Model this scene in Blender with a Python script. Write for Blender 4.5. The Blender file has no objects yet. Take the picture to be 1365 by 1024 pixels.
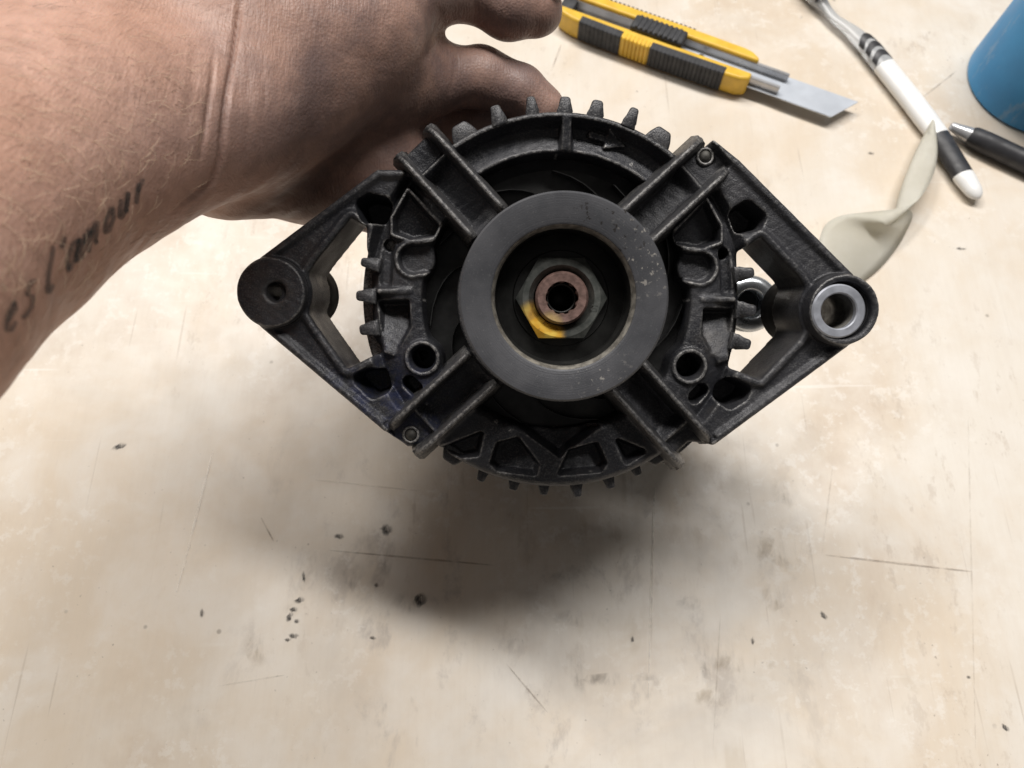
import bpy, bmesh, math, random
import numpy as np
from mathutils import Vector, Matrix, noise as mnoise
from mathutils.bvhtree import BVHTree

random.seed(7)
rng = np.random.default_rng(7)
MM = 0.001
scene = bpy.context.scene
COL = scene.collection

# ------------------------------------------------------------------ camera
F_PX = 1025.0                       # focal length of the phone, in photo pixels (photo is 1365 wide)
PITCH = math.radians(67)            # camera looks down this far
c_dir = Vector((0, math.cos(PITCH), -math.sin(PITCH)))
c_up = Vector((0, math.sin(PITCH), math.cos(PITCH)))
c_right = Vector((1, 0, 0))
CAM = -c_dir * 392.0                # mm; the view axis meets the table top at the world origin
cam = bpy.data.cameras.new("camera")
cam_o = bpy.data.objects.new("camera", cam)
COL.objects.link(cam_o)
cam_o.location = CAM * MM
cam_o.rotation_euler = (math.pi / 2 - PITCH, 0, 0)
cam.sensor_width = 36.0
cam.lens = F_PX / 1365 * 36.0
cam.clip_start = 0.005
cam.clip_end = 20
cam.dof.use_dof = True
cam.dof.focus_distance = 0.258
cam.dof.aperture_fstop = 16.0
scene.camera = cam_o

# ------------------------------------------------------------------ room light
world = bpy.data.worlds.new("World")
scene.world = world
world.use_nodes = True
bg = world.node_tree.nodes["Background"]
bg.inputs[0].default_value = (1.0, 0.95, 0.90, 1)
bg.inputs[1].default_value = 0.095

def area(name, loc, target, sx, sy, power, col):
    l = bpy.data.lights.new(name, 'AREA')
    l.shape = 'RECTANGLE'; l.size = sx; l.size_y = sy; l.energy = power; l.color = col
    o = bpy.data.objects.new(name, l); COL.objects.link(o)
    o.location = loc
    o.rotation_euler = (Vector(target) - Vector(loc)).to_track_quat('-Z', 'Y').to_euler()
    return o
area("ceiling_lamp", (0.36, 1.12, 3.00), (0, 0, 0), 2.30, 0.36, 104, (1.0, 0.965, 0.93))
area("ceiling_lamp", (-1.35, 1.55, 2.80), (0, 0, 0), 1.60, 0.36, 50, (1.0, 0.955, 0.90))

scene.view_settings.view_transform = 'Standard'
scene.view_settings.look = 'None'
scene.view_settings.exposure = 0.0
scene.view_settings.gamma = 1.0
scene.render.engine = 'CYCLES'
scene.cycles.use_denoising = True
scene.cycles.max_bounces = 8

# ------------------------------------------------------------------ measuring helpers (mm)
def cw(x, y, Z):
    """mm right / up / away from the lens -> world mm"""
    return CAM + c_right * x + c_up * y + c_dir * Z
def ray(px, py, Z):
    return ((px - 682.5) / F_PX * Z, (512 - py) / F_PX * Z, Z)
def on_table(px, py, h=0.0):
    """point of the table top (or h mm above it) at a measured place"""
    v = c_dir + c_right * ((px - 682.5) / F_PX) + c_up * ((512 - py) / F_PX)
    t = (h - CAM.z) / v.z
    return CAM + v * t

# ------------------------------------------------------------------ object helpers
def tag(o, label=None, cat=None, group=None, kind=None):
    if label: o["label"] = label
    if cat: o["category"] = cat
    if group: o["group"] = group
    if kind: o["kind"] = kind
    return o
def link(name, me, mat=None, parent=None, smooth=True):
    o = bpy.data.objects.new(name, me)
    COL.objects.link(o)
    if mat: me.materials.append(mat)
    if parent: o.parent = parent
    if smooth: me.shade_smooth()
    return o
def empty(name, loc, rot=(0, 0, 0)):
    o = bpy.data.objects.new(name, None); COL.objects.link(o)
    o.location = loc; o.rotation_euler = rot; o.empty_display_size = 0.02
    return o
def mesh_np(name, V, Q):
    me = bpy.data.meshes.new(name)
    V = np.asarray(V, dtype=np.float32); Q = np.asarray(Q, dtype=np.int32)
    n = Q.shape[1]
    me.vertices.add(len(V)); me.vertices.foreach_set("co", V.ravel())
    me.loops.add(Q.size); me.loops.foreach_set("vertex_index", Q.ravel())
    me.polygons.add(len(Q))
    me.polygons.foreach_set("loop_start", np.arange(0, Q.size, n, dtype=np.int32))
    me.update(calc_edges=True); me.validate()
    return me
def bm_mesh(name, bm, s=MM):
    bmesh.ops.scale(bm, vec=(s, s, s), verts=bm.verts)
    bmesh.ops.recalc_face_normals(bm, faces=bm.faces)
    me = bpy.data.meshes.new(name); bm.to_mesh(me); bm.free()
    return me
def add_box(bm, x0, x1, y0, y1, z0, z1, bev=0.0, seg=2, M=None):
    vs = [bm.verts.new((x, y, z)) for x in (x0, x1) for y in (y0, y1) for z in (z0, z1)]
    idx = [(0,1,3,2),(4,6,7,5),(0,4,5,1),(2,3,7,6),(0,2,6,4),(1,5,7,3)]
    fs = [bm.faces.new([vs[i] for i in f]) for f in idx]
    new = set(vs)
    if bev > 0:
        es = {e for f in fs for e in f.edges}
        r = bmesh.ops.bevel(bm, geom=list(es), offset=bev, segments=seg, affect='EDGES', profile=0.5)
        new = {v for v in r['verts']} | {v for v in vs if v.is_valid}
    if M is not None:
        bmesh.ops.transform(bm, matrix=M, verts=list(new))
def add_prism(bm, pts, z0, z1, bev=0.0, seg=2, M=None):
    b = [bm.verts.new((p[0], p[1], z0)) for p in pts]
    t = [bm.verts.new((p[0], p[1], z1)) for p in pts]
    n = len(pts)
    fs = [bm.faces.new(b[::-1]), bm.faces.new(t)]
    for i in range(n):
        fs.append(bm.faces.new([b[i], b[(i+1) % n], t[(i+1) % n], t[i]]))
    new = set(b + t)
    if bev > 0:
        es = {e for f in fs for e in f.edges}
        r = bmesh.ops.bevel(bm, geom=list(es), offset=bev, segments=seg, affect='EDGES', profile=0.5)
        new = {v for v in r['verts']} | {v for v in new if v.is_valid}
    if M is not None:
        bmesh.ops.transform(bm, matrix=M, verts=list(new))
def add_lathe(bm, prof, n=96, M=None, closed=True):
    """prof: (r, z) list turned round z; closed joins last to first"""
    rings = []
    for r, z in prof:
        rings.append([bm.verts.new((r * math.cos(2*math.pi*k/n), r * math.sin(2*math.pi*k/n), z)) for k in range(n)])
    m = len(prof)
    for i in range(m if closed else m - 1):
        a, b = rings[i], rings[(i+1) % m]
        for k in range(n):
            bm.faces.new([a[k], a[(k+1) % n], b[(k+1) % n], b[k]])
    if not closed:
        bm.faces.new(rings[0][::-1]); bm.faces.new(rings[-1])
    if M is not None:
        bmesh.ops.transform(bm, matrix=M, verts=[v for r in rings for v in r])
def add_sweep(bm, pts, rad, n=10, flat=1.0):
    """tube along 3D pts with radii rad; flat squeezes it in z"""
    rings = []
    for i, p in enumerate(pts):
        p = Vector(p)
        t = (Vector(pts[min(i+1, len(pts)-1)]) - Vector(pts[max(i-1, 0)])).normalized()
        s = t.cross(Vector((0, 0, 1)))
        if s.length < 1e-4: s = Vector((1, 0, 0))
        s.normalize(); w = s.cross(t)
        rings.append([bm.verts.new(p + s * (rad[i] * math.cos(2*math.pi*k/n)) + w * (rad[i] * flat * math.sin(2*math.pi*k/n))) for k in range(n)])
    for a, b in zip(rings[:-1], rings[1:]):
        for k in range(n):
            bm.faces.new([a[k], a[(k+1) % n], b[(k+1) % n], b[k]])
    bm.faces.new(rings[0][::-1]); bm.faces.new(rings[-1])

def sharp(o, deg=35):
    me = o.data
    try:
        me.set_sharp_from_angle(angle=math.radians(deg))
    except Exception:
        pass
    return o

# ------------------------------------------------------------------ materials
class N:
    def __init__(s, name):
        s.m = bpy.data.materials.new(name); s.m.use_nodes = True
        s.t = s.m.node_tree; s.p = s.t.nodes["Principled BSDF"]; s.out = s.t.nodes["Material Output"]
        s.tc = s.t.nodes.new("ShaderNodeTexCoord")
    def n(s, typ, **kw):
        k = s.t.nodes.new(typ)
        for a, v in kw.items(): setattr(k, a, v)
        return k
    def l(s, a, b): s.t.links.new(a, b)
    def noise(s, scale, detail=4, rough=0.55, vec=None, stretch=None, dist=0.0):
        k = s.n("ShaderNodeTexNoise"); k.inputs["Scale"].default_value = scale
        k.inputs["Detail"].default_value = detail; k.inputs["Roughness"].default_value = rough
        k.inputs["Distortion"].default_value = dist
        v = vec or s.tc.outputs["Object"]
        if stretch:
            mp = s.n("ShaderNodeMapping"); mp.inputs["Scale"].default_value = stretch
            s.l(v, mp.inputs[0]); v = mp.outputs[0]
        s.l(v, k.inputs["Vector"]); return k.outputs["Fac"]
    def ramp(s, fac, a, b, c0=0.0, c1=1.0):
        k = s.n("ShaderNodeMapRange"); k.interpolation_type = 'SMOOTHSTEP'
        k.inputs[1].default_value = a; k.inputs[2].default_value = b
        k.inputs[3].default_value = c0; k.inputs[4].default_value = c1
        s.l(fac, k.inputs[0]); return k.outputs[0]
    def math(s, op, a, b=None):
        k = s.n("ShaderNodeMath", operation=op)
        for i, v in enumerate((a, b)):
            if v is None: continue
            if isinstance(v, (int, float)): k.inputs[i].default_value = v
            else: s.l(v, k.inputs[i])
        return k.outputs[0]
    def mix(s, fac, a, b):
        k = s.n("ShaderNodeMix", data_type='RGBA')
        for i, v in ((0, fac), (6, a), (7, b)):
            if isinstance(v, (int, float)): k.inputs[i].default_value = v
            elif isinstance(v, tuple): k.inputs[i].default_value = (*v, 1)
            else: s.l(v, k.inputs[i])
        return k.outputs[2]
    def set(s, **kw):
        mp = dict(col="Base Color", rough="Roughness", metal="Metallic", spec="Specular IOR Level", alpha="Alpha",
                  sss="Subsurface Weight", trans="Transmission Weight", coat="Coat Weight")
        for a, v in kw.items():
            i = s.p.inputs[mp[a]]
            if isinstance(v, (int, float)): i.default_value = v
            elif isinstance(v, tuple): i.default_value = (*v, 1)
            else: s.l(v, i)
        return s
    def bump(s, h, strength=0.3, dist=0.0005):
        b = s.n("ShaderNodeBump"); b.inputs["Strength"].default_value = strength; b.inputs["Distance"].default_value = dist
        s.l(h, b.inputs["Height"]); s.l(b.outputs[0], s.p.inputs["Normal"]); return s
    def pos(s):
        k = s.n("ShaderNodeSeparateXYZ"); s.l(s.tc.outputs["Object"], k.inputs[0]); return k.outputs
    def near(s, x, y, r0, r1):
        """1 inside r0 of (x, y) in object space (m), fading to 0 at r1"""
        P = s.pos()
        dx = s.math('SUBTRACT', P[0], x); dy = s.math('SUBTRACT', P[1], y)
        d = s.math('SQRT', s.math('ADD', s.math('MULTIPLY', dx, dx), s.math('MULTIPLY', dy, dy)))
        return s.ramp(d, r0, r1, 1.0, 0.0)

def plain(name, col, rough=0.5, metal=0.0, var=0.25, scale=300, bump=0.15, spec=0.5):
    k = N(name)
    f = k.ramp(k.noise(scale, 5), 0.3, 0.7)
    k.set(col=k.mix(f, tuple(c * (1 - var) for c in col), tuple(min(1, c * (1 + var)) for c in col)),
          rough=k.ramp(k.noise(scale * 0.6, 3), 0.3, 0.7, rough * 0.8, min(1, rough * 1.2)), metal=metal, spec=spec)
    k.bump(k.noise(scale * 3, 3), bump, 0.0002)
    return k.m

def cast_metal(name, wearmul, lift=1.0):
    k = N(name)
    geo = k.n("ShaderNodeNewGeometry")
    wear = k.ramp(geo.outputs["Pointiness"], 0.512, 0.585, 0, wearmul)
    grain = k.ramp(k.noise(1700, 3, 0.6), 0.47, 0.66)
    broad = k.ramp(k.noise(38, 4, 0.6), 0.40, 0.66)
    base = k.mix(broad, (0.020*lift, 0.021*lift, 0.026*lift), (0.046*lift, 0.046*lift, 0.051*lift))
    base = k.mix(k.math('MULTIPLY', grain, k.ramp(k.noise(60, 3), 0.35, 0.65, 0.12, 0.55)), base, (0.12, 0.118, 0.118))
    base = k.mix(k.math('MULTIPLY', wear, k.ramp(k.noise(900, 4, 0.7), 0.40, 0.58, 0.15, 1.0)), base, (0.36, 0.35, 0.335))
    dust = k.math('MULTIPLY', k.ramp(k.noise(26, 5, 0.7), 0.55, 0.72), 0.35)
    base = k.mix(dust, base, (0.085, 0.075, 0.062))
    blue = k.math('MULTIPLY', k.near(-0.058, -0.040, 0.008, 0.034), k.ramp(k.noise(160, 5, 0.7), 0.42, 0.66))
    base = k.mix(k.math('MULTIPLY', blue, 0.6), base, (0.022, 0.03, 0.085))
    k.set(col=base, metal=0.22, spec=0.45, rough=k.ramp(k.noise(70, 4), 0.3, 0.7, 0.34, 0.52))
    k.bump(k.math('ADD', k.noise(1800, 3, 0.6), k.math('MULTIPLY', k.noise(420, 3), 0.5)), 0.55, 0.00035)
    return k.m
M_CAST = cast_metal("dark cast aluminium", 1.0)
M_CASTF = cast_metal("dark cast fins", 0.18, 1.1)
M_CASTR = cast_metal("dark cast ribs", 0.5, 1.0)
M_BODY = plain("sooty stator metal", (0.022, 0.022, 0.024), 0.5, 0.3, 0.4, 120)
M_FAN = plain("grey fan steel", (0.035, 0.035, 0.035), 0.35, 0.6, 0.4, 100)
M_ZINC = plain("zinc plated steel", (0.62, 0.65, 0.68), 0.28, 0.9, 0.12, 200)
M_SLEEVE = plain("bright steel sleeve", (0.40, 0.42, 0.47), 0.42, 0.45, 0.15, 300)
M_SOOT = plain("sooty boss side", (0.020, 0.020, 0.022), 0.75, 0.0, 0.4, 160, 0.3, 0.25)
M_BOLT = plain("dull bolt steel", (0.085, 0.082, 0.075), 0.55, 0.5, 0.3, 400)

def pulley_mat():
    k = N("dark coated pulley steel")
    spots = k.math('MULTIPLY', k.ramp(k.noise(620, 3, 0.7), 0.585, 0.66),
                   k.math('ADD', k.near(0.023, 0.012, 0.004, 0.016), k.math('MULTIPLY', k.near(0.012, -0.024, 0.002, 0.012), 0.7)))
    fine = k.ramp(k.noise(1500, 2, 0.6), 0.64, 0.72)
    base = k.mix(k.ramp(k.noise(80, 4), 0.3, 0.7), (0.058, 0.060, 0.067), (0.083, 0.084, 0.092))
    base = k.mix(k.math('MULTIPLY', fine, 0.25), base, (0.22, 0.22, 0.22))
    base = k.mix(k.math('MULTIPLY', spots, 0.9), base, (0.36, 0.34, 0.31))
    dark = k.math('MULTIPLY', k.ramp(k.noise(420, 3, 0.6), 0.62, 0.67), k.near(0.014, 0.020, 0.006, 0.016))
    base = k.mix(dark, base, (0.02, 0.017, 0.015))
    k.set(col=base, rough=k.ramp(k.noise(200, 3), 0.3, 0.7, 0.42, 0.55), metal=0.25, spec=0.45)
    Pp = k.pos()
    rr = k.math('SQRT', k.math('ADD', k.math('MULTIPLY', Pp[0], Pp[0]), k.math('MULTIPLY', Pp[1], Pp[1])))
    cv = k.n("ShaderNodeCombineXYZ"); k.l(rr, cv.inputs[0])
    rings = k.noise(2600, 3, 0.6, vec=cv.outputs[0])
    k.bump(k.math('ADD', k.math('MULTIPLY', k.noise(2200, 3), 0.6), rings), 0.35, 0.0002)
    return k.m
M_PULLEY = pulley_mat()
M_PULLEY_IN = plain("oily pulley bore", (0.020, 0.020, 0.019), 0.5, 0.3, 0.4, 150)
def chamfer_mat():
    k = N("worn chamfer steel")
    k.set(col=k.mix(k.ramp(k.noise(400, 4), 0.35, 0.7), (0.13, 0.122, 0.108), (0.30, 0.285, 0.25)), rough=0.5, metal=0.2)
    return k.m
M_CHAMFER = chamfer_mat()
def nut_mat():
    k = N("steel nut with yellow paint mark")
    m = k.near(-0.0058, -0.0112, 0.0050, 0.0078)
    edge = k.ramp(k.noise(520, 4, 0.65), 0.24, 0.42)
    m2 = k.near(-0.0085, -0.0058, 0.003, 0.006)
    fac = k.math('MULTIPLY', k.math('MAXIMUM', m, k.math('MULTIPLY', m2, 0.7)), edge)
    base = k.mix(k.ramp(k.noise(350, 4), 0.3, 0.7), (0.075, 0.082, 0.076), (0.14, 0.145, 0.135))
    base = k.mix(fac, base, k.mix(k.ramp(k.noise(260, 2), 0.35, 0.7), (0.62, 0.33, 0.03), (0.78, 0.55, 0.10)))
    k.set(col=base, rough=0.45, metal=k.math('MULTIPLY', k.math('SUBTRACT', 1.0, fac), 0.55))
    k.bump(k.noise(1200, 3), 0.3, 0.0002)
    return k.m
M_NUT = nut_mat()
def rust_mat():
    k = N("rusty shaft end")
    y = k.near(-0.0035, -0.0080, 0.002, 0.0048)
    base = k.mix(k.ramp(k.noise(500, 5), 0.3, 0.7), (0.10, 0.060, 0.050), (0.21, 0.130, 0.112))
    base = k.mix(k.math('MULTIPLY', y, 0.6), base, (0.6, 0.42, 0.16))
    k.set(col=base, rough=0.55, metal=0.25); k.bump(k.noise(1400, 3), 0.4, 0.0002)
    return k.m
M_RUST = rust_mat()

def table_mat():
    k = N("worn pale bench top")
    P = k.tc.outputs["Object"]
    big = k.ramp(k.noise(6.5, 6, 0.65, dist=0.6), 0.36, 0.64)
    mid = k.ramp(k.noise(24, 6, 0.62, dist=0.5), 0.40, 0.72)
    grain = k.noise(60, 4, 0.6, stretch=(6.0, 0.35, 1))
    fine = k.noise(320, 4, 0.6, stretch=(3.0, 0.5, 1))
    base = k.mix(big, (0.69, 0.59, 0.47), (0.735, 0.68, 0.60))
    base = k.mix(k.math('MULTIPLY', k.ramp(grain, 0.38, 0.66), 0.14), base, (0.60, 0.52, 0.43))
    base = k.mix(k.math('MULTIPLY', mid, 0.45), base, (0.80, 0.77, 0.72))
    # grey worn zone where parts are laid down
    worn = k.math('MULTIPLY', k.near(0.02, -0.11, 0.04, 0.17), k.ramp(k.noise(16, 5, 0.65, dist=0.3), 0.42, 0.68))
    base = k.mix(k.math('MULTIPLY', worn, 0.42), base, (0.47, 0.435, 0.40))
    brn = k.math('MULTIPLY', k.ramp(k.noise(9, 6, 0.68, dist=0.35), 0.50, 0.70), k.ramp(k.noise(90, 5, 0.7), 0.25, 0.7, 0.4, 1.0))
    base = k.mix(k.math('MULTIPLY', brn, 0.50), base, (0.52, 0.405, 0.30))
    gry = k.math('MULTIPLY', k.ramp(k.noise(33, 6, 0.7, stretch=(1.3, 0.8, 1), dist=0.35), 0.54, 0.68), k.near(0.01, -0.10, 0.06, 0.20))
    base = k.mix(k.math('MULTIPLY', gry, 0.55), base, (0.40, 0.355, 0.315))
    # tan rubbed stains
    st = k.math('MULTIPLY', k.ramp(k.noise(30, 4, 0.6, stretch=(1.4, 0.7, 1), dist=0.35), 0.60, 0.70), k.near(0.09, -0.11, 0.05, 0.16))
    base = k.mix(k.math('MULTIPLY', st, 0.35), base, (0.50, 0.42, 0.31))
    # peppered specks
    vor = k.n("ShaderNodeTexVoronoi"); vor.inputs["Scale"].default_value = 62; k.l(P, vor.inputs["Vector"])
    sp = k.math('MULTIPLY', k.ramp(vor.outputs["Distance"], 0.04, 0.09, 1, 0), k.ramp(k.noise(21, 3), 0.56, 0.62))
    base = k.mix(k.math('MULTIPLY', sp, 0.55), base, (0.20, 0.17, 0.14))
    base = k.mix(k.math('MULTIPLY', k.ramp(fine, 0.55, 0.75), 0.10), base, (0.45, 0.38, 0.30))
    scr = k.math('MULTIPLY', k.ramp(k.noise(42, 2, 0.5, stretch=(9.0, 0.22, 1)), 0.66, 0.70), k.ramp(k.noise(12, 3), 0.48, 0.6))
    base = k.mix(k.math('MULTIPLY', scr, 0.35), base, (0.40, 0.33, 0.26))
    scw = k.math('MULTIPLY', k.ramp(k.noise(30, 2, 0.5, stretch=(0.3, 7.0, 1)), 0.67, 0.71), k.ramp(k.noise(10, 3), 0.5, 0.62))
    base = k.mix(k.math('MULTIPLY', scw, 0.40), base, (0.86, 0.83, 0.78))
    dst = k.math('MULTIPLY', k.ramp(k.noise(520, 2, 0.5), 0.70, 0.76), k.ramp(k.noise(28, 4), 0.45, 0.6))
    base = k.mix(k.math('MULTIPLY', dst, 0.7), base, (0.25, 0.21, 0.17))
    flk = k.math('MULTIPLY', k.ramp(k.noise(110, 6, 0.75), 0.53, 0.60), k.ramp(k.noise(9, 4), 0.42, 0.60))
    base = k.mix(k.math('MULTIPLY', flk, 0.38), base, (0.84, 0.81, 0.76))
    sm2 = k.math('MULTIPLY', k.ramp(k.noise(70, 6, 0.75, stretch=(1.6, 0.7, 1)), 0.55, 0.64), k.ramp(k.noise(7, 4), 0.48, 0.62))
    base = k.mix(k.math('MULTIPLY', sm2, 0.38), base, (0.46, 0.38, 0.30))
    k.set(col=base, spec=0.4, rough=k.ramp(k.noise(22, 5, 0.6), 0.3, 0.7, 0.30, 0.55))
    k.bump(k.math('ADD', k.noise(14, 3), k.math('MULTIPLY', fine, 0.05)), 0.12, 0.004)
    return k.m
M_TABLE = table_mat()

def stain_mat(name, col, strength, soft=True, grain=70):
    """flat mark fading out towards its own rim (uses generated coords of its patch)"""
    k = N(name)
    v = k.n("ShaderNodeVectorMath", operation='SUBTRACT'); v.inputs[1].default_value = (0.5, 0.5, 0.5)
    k.l(k.tc.outputs["Generated"], v.inputs[0])
    mp = k.n("ShaderNodeMapping"); mp.inputs["Scale"].default_value = (1, 1, 0); k.l(v.outputs[0], mp.inputs[0])
    ln = k.n("ShaderNodeVectorMath", operation='LENGTH'); k.l(mp.outputs[0], ln.inputs[0])
    fall = k.ramp(ln.outputs["Value"], 0.10, 0.5, 1, 0)
    br = k.ramp(k.noise(grain, 5, 0.65, stretch=(1.5, 0.6, 1), dist=0.6), 0.42 if grain < 200 else 0.3, 0.66 if grain < 200 else 0.55)
    k.set(col=col, rough=0.55, alpha=k.math('MULTIPLY', k.math('MULTIPLY', fall, br), strength))
    return k.m
M_SPECK = stain_mat("black grease", (0.045, 0.042, 0.040), 0.82, True, 420)
M_SMUDGE = stain_mat("grey smudge", (0.16, 0.14, 0.125), 0.40, True)
M_TAN = stain_mat("tan stain", (0.40, 0.32, 0.22), 0.38, True)
M_SCRATCH = stain_mat("brown scratch", (0.16, 0.12, 0.095), 0.55, True)
M_PALE = stain_mat("pale scratch", (0.86, 0.82, 0.74), 0.7, True)

def skin_mat():
    k = N("skin")
    a = k.ramp(k.noise(38, 5, 0.6), 0.32, 0.68)
    b = k.ramp(k.noise(260, 4, 0.6), 0.35, 0.7)
    base = k.mix(a, (0.52, 0.305, 0.225), (0.62, 0.385, 0.30))
    base = k.mix(k.math('MULTIPLY', b, 0.35), base, (0.36, 0.215, 0.165))
    red = k.ramp(k.noise(14, 3), 0.5, 0.7)
    base = k.mix(k.math('MULTIPLY', red, 0.3), base, (0.45, 0.26, 0.22))
    dirt = k.math('MULTIPLY', k.ramp(k.noise(70, 5, 0.7), 0.55, 0.72), 0.25)
    base = k.mix(dirt, base, (0.25, 0.17, 0.14))
    grime_shade = k.math('MULTIPLY', k.ramp(k.pos()[0], -0.015, 0.035), k.ramp(k.noise(48, 5, 0.65), 0.25, 0.7, 0.30, 0.82))   # grime on the hand, darkened further to paint in shade on the palm
    base = k.mix(grime_shade, base, (0.16, 0.115, 0.112))
    k.set(col=base, rough=k.ramp(k.noise(180, 3), 0.3, 0.7, 0.42, 0.6), spec=0.4, sss=0.08)
    k.p.inputs["Subsurface Radius"].default_value = (0.004, 0.0015, 0.0008)
    k.p.inputs["Subsurface Scale"].default_value = 1.0
    vor = k.n("ShaderNodeTexVoronoi"); vor.inputs["Scale"].default_value = 1100; k.l(k.tc.outputs["Object"], vor.inputs["Vector"])
    h = k.math('ADD', k.math('MULTIPLY', vor.outputs["Distance"], 0.35), k.noise(500, 3, 0.55, stretch=(2.6, 0.4, 0.6)))
    k.bump(h, 0.55, 0.0005)
    return k.m
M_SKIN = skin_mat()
M_NAIL = plain("finger nail", (0.66, 0.50, 0.45), 0.3, 0, 0.06, 200, 0.05)
M_HAIR_L = plain("fair arm hair", (0.62, 0.47, 0.33), 0.45, 0, 0.2, 100)
M_HAIR_D = plain("dark arm hair", (0.10, 0.065, 0.045), 0.5, 0, 0.2, 100)
def ink_mat():
    k = N("tattoo ink")
    k.set(col=(0.045, 0.048, 0.05), rough=0.55, alpha=k.ramp(k.noise(700, 4, 0.7), 0.25, 0.65, 0.34, 0.56))
    return k.m
M_INK = ink_mat()

# ------------------------------------------------------------------ table top
bm = bmesh.new()
add_box(bm, -900, 900, -650, 900, -32, 0, 2.0)
table = link("tabletop", bm_mesh("tabletop", bm), M_TABLE, smooth=False)
tag(table, kind="structure")

# ================================================================== volume -> mesh
def surface_nets(Fv, org, sp):
    S = Fv < 0
    nx, ny, nz = Fv.shape
    cnt = np.zeros((nx-1, ny-1, nz-1), np.uint8)
    for i in (0, 1):
        for j in (0, 1):
            for k in (0, 1):
                cnt += S[i:nx-1+i, j:ny-1+j, k:nz-1+k]
    act = (cnt > 0) & (cnt < 8)
    idx = np.full(act.shape, -1, np.int32)
    n = int(act.sum()); idx[act] = np.arange(n)
    I = np.argwhere(act)
    pos = np.zeros((n, 3), np.float32); num = np.zeros(n, np.float32)
    corners = [(i, j, k) for i in (0, 1) for j in (0, 1) for k in (0, 1)]
    val = {c: Fv[I[:, 0]+c[0], I[:, 1]+c[1], I[:, 2]+c[2]] for c in corners}
    for a in corners:
        for ax in range(3):
            if a[ax] == 1: continue
            b = list(a); b[ax] = 1; b = tuple(b)
            fa, fb = val[a], val[b]
            cr = (fa < 0) != (fb < 0)
            t = np.where(cr, fa / np.where(cr, fa - fb, 1), 0)
            p = np.array(a, np.float32)[None] + np.zeros((n, 3), np.float32)
            p[:, ax] += t
            pos += p * cr[:, None]; num += cr
    pos = I + pos / num[:, None]
    V = np.asarray(org)[None] + pos * np.asarray(sp)[None]
    quads = []
    for ax in range(3):
        u, v = [(1, 2), (2, 0), (0, 1)][ax]
        s0 = [slice(None)] * 3; s1 = [slice(None)] * 3
        s0[ax] = slice(0, -1); s1[ax] = slice(1, None)
        A, B = S[tuple(s0)], S[tuple(s1)]
        e = np.argwhere(A != B)
        e = e[(e[:, u] > 0) & (e[:, v] > 0) & (e[:, u] < Fv.shape[u]-1) & (e[:, v] < Fv.shape[v]-1)]
        ins = A[e[:, 0], e[:, 1], e[:, 2]]
        def cell(du, dv):
            c = e.copy(); c[:, u] -= du; c[:, v] -= dv
            return idx[c[:, 0], c[:, 1], c[:, 2]]
        q = np.stack([cell(1, 1), cell(0, 1), cell(0, 0), cell(1, 0)], 1)
        q[~ins] = q[~ins][:, ::-1]
        quads.append(q)
    Q = np.concatenate(quads)
    return V, Q[(Q >= 0).all(1)]

# 2D distance fields (mm)
def d_circle(X, Y, c, r): return np.hypot(X - c[0], Y - c[1]) - r
def d_seg(X, Y, a, b, r):
    ax, ay = a; bx, by = b
    dx, dy = bx - ax, by - ay
    t = np.clip(((X - ax) * dx + (Y - ay) * dy) / (dx*dx + dy*dy + 1e-9), 0, 1)
    return np.hypot(X - ax - t*dx, Y - ay - t*dy) - r
def d_poly(X, Y, pts, rnd=0.0):
    d = np.full(X.shape, 1e9, np.float32); s = np.zeros(X.shape, bool)
    n = len(pts)
    for i in range(n):
        a, b = pts[i], pts[(i+1) % n]
        d = np.minimum(d, d_seg(X, Y, a, b, 0))
        c = ((a[1] > Y) != (b[1] > Y)) & (X < (b[0]-a[0]) * (Y-a[1]) / (b[1]-a[1] + 1e-12) + a[0])
        s ^= c
    return np.where(s, -d, d) - rnd
def smin(a, b, k):
    h = np.clip(0.5 + 0.5 * (b - a) / k, 0, 1)
    return b * (1-h) + a * h - k * h * (1-h)
def smax(a, b, k): return -smin(-a, -b, k)
def sstep(x, a, b):
    t = np.clip((x - a) / (b - a), 0, 1); return t*t*(3-2*t)

# ================================================================== ALTERNATOR
# local frame: x right, y up the face, z along the shaft towards the pulley; origin on the rim plane of the front casting
TILT = math.radians(5)
alt_w = cw(14.9, 28.0, 256.0)
alternator = empty("alternator", alt_w * MM, (math.pi/2 - PITCH + TILT, 0, 0))
tag(alternator, "dark cast metal car alternator with grey pulley propped up on the bench by a hand", "alternator")

def P(px, py, z=0.0):
    s = (256.0 - z) / F_PX
    return ((px - 682.5) * s - 14.9, (512 - py) * s - 28.0)
def PL(lst, z=0.0): return [P(a, b, z) for a, b in lst]
def mir(lst): return [(1484 - a, b + 11) for a, b in lst]

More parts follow.
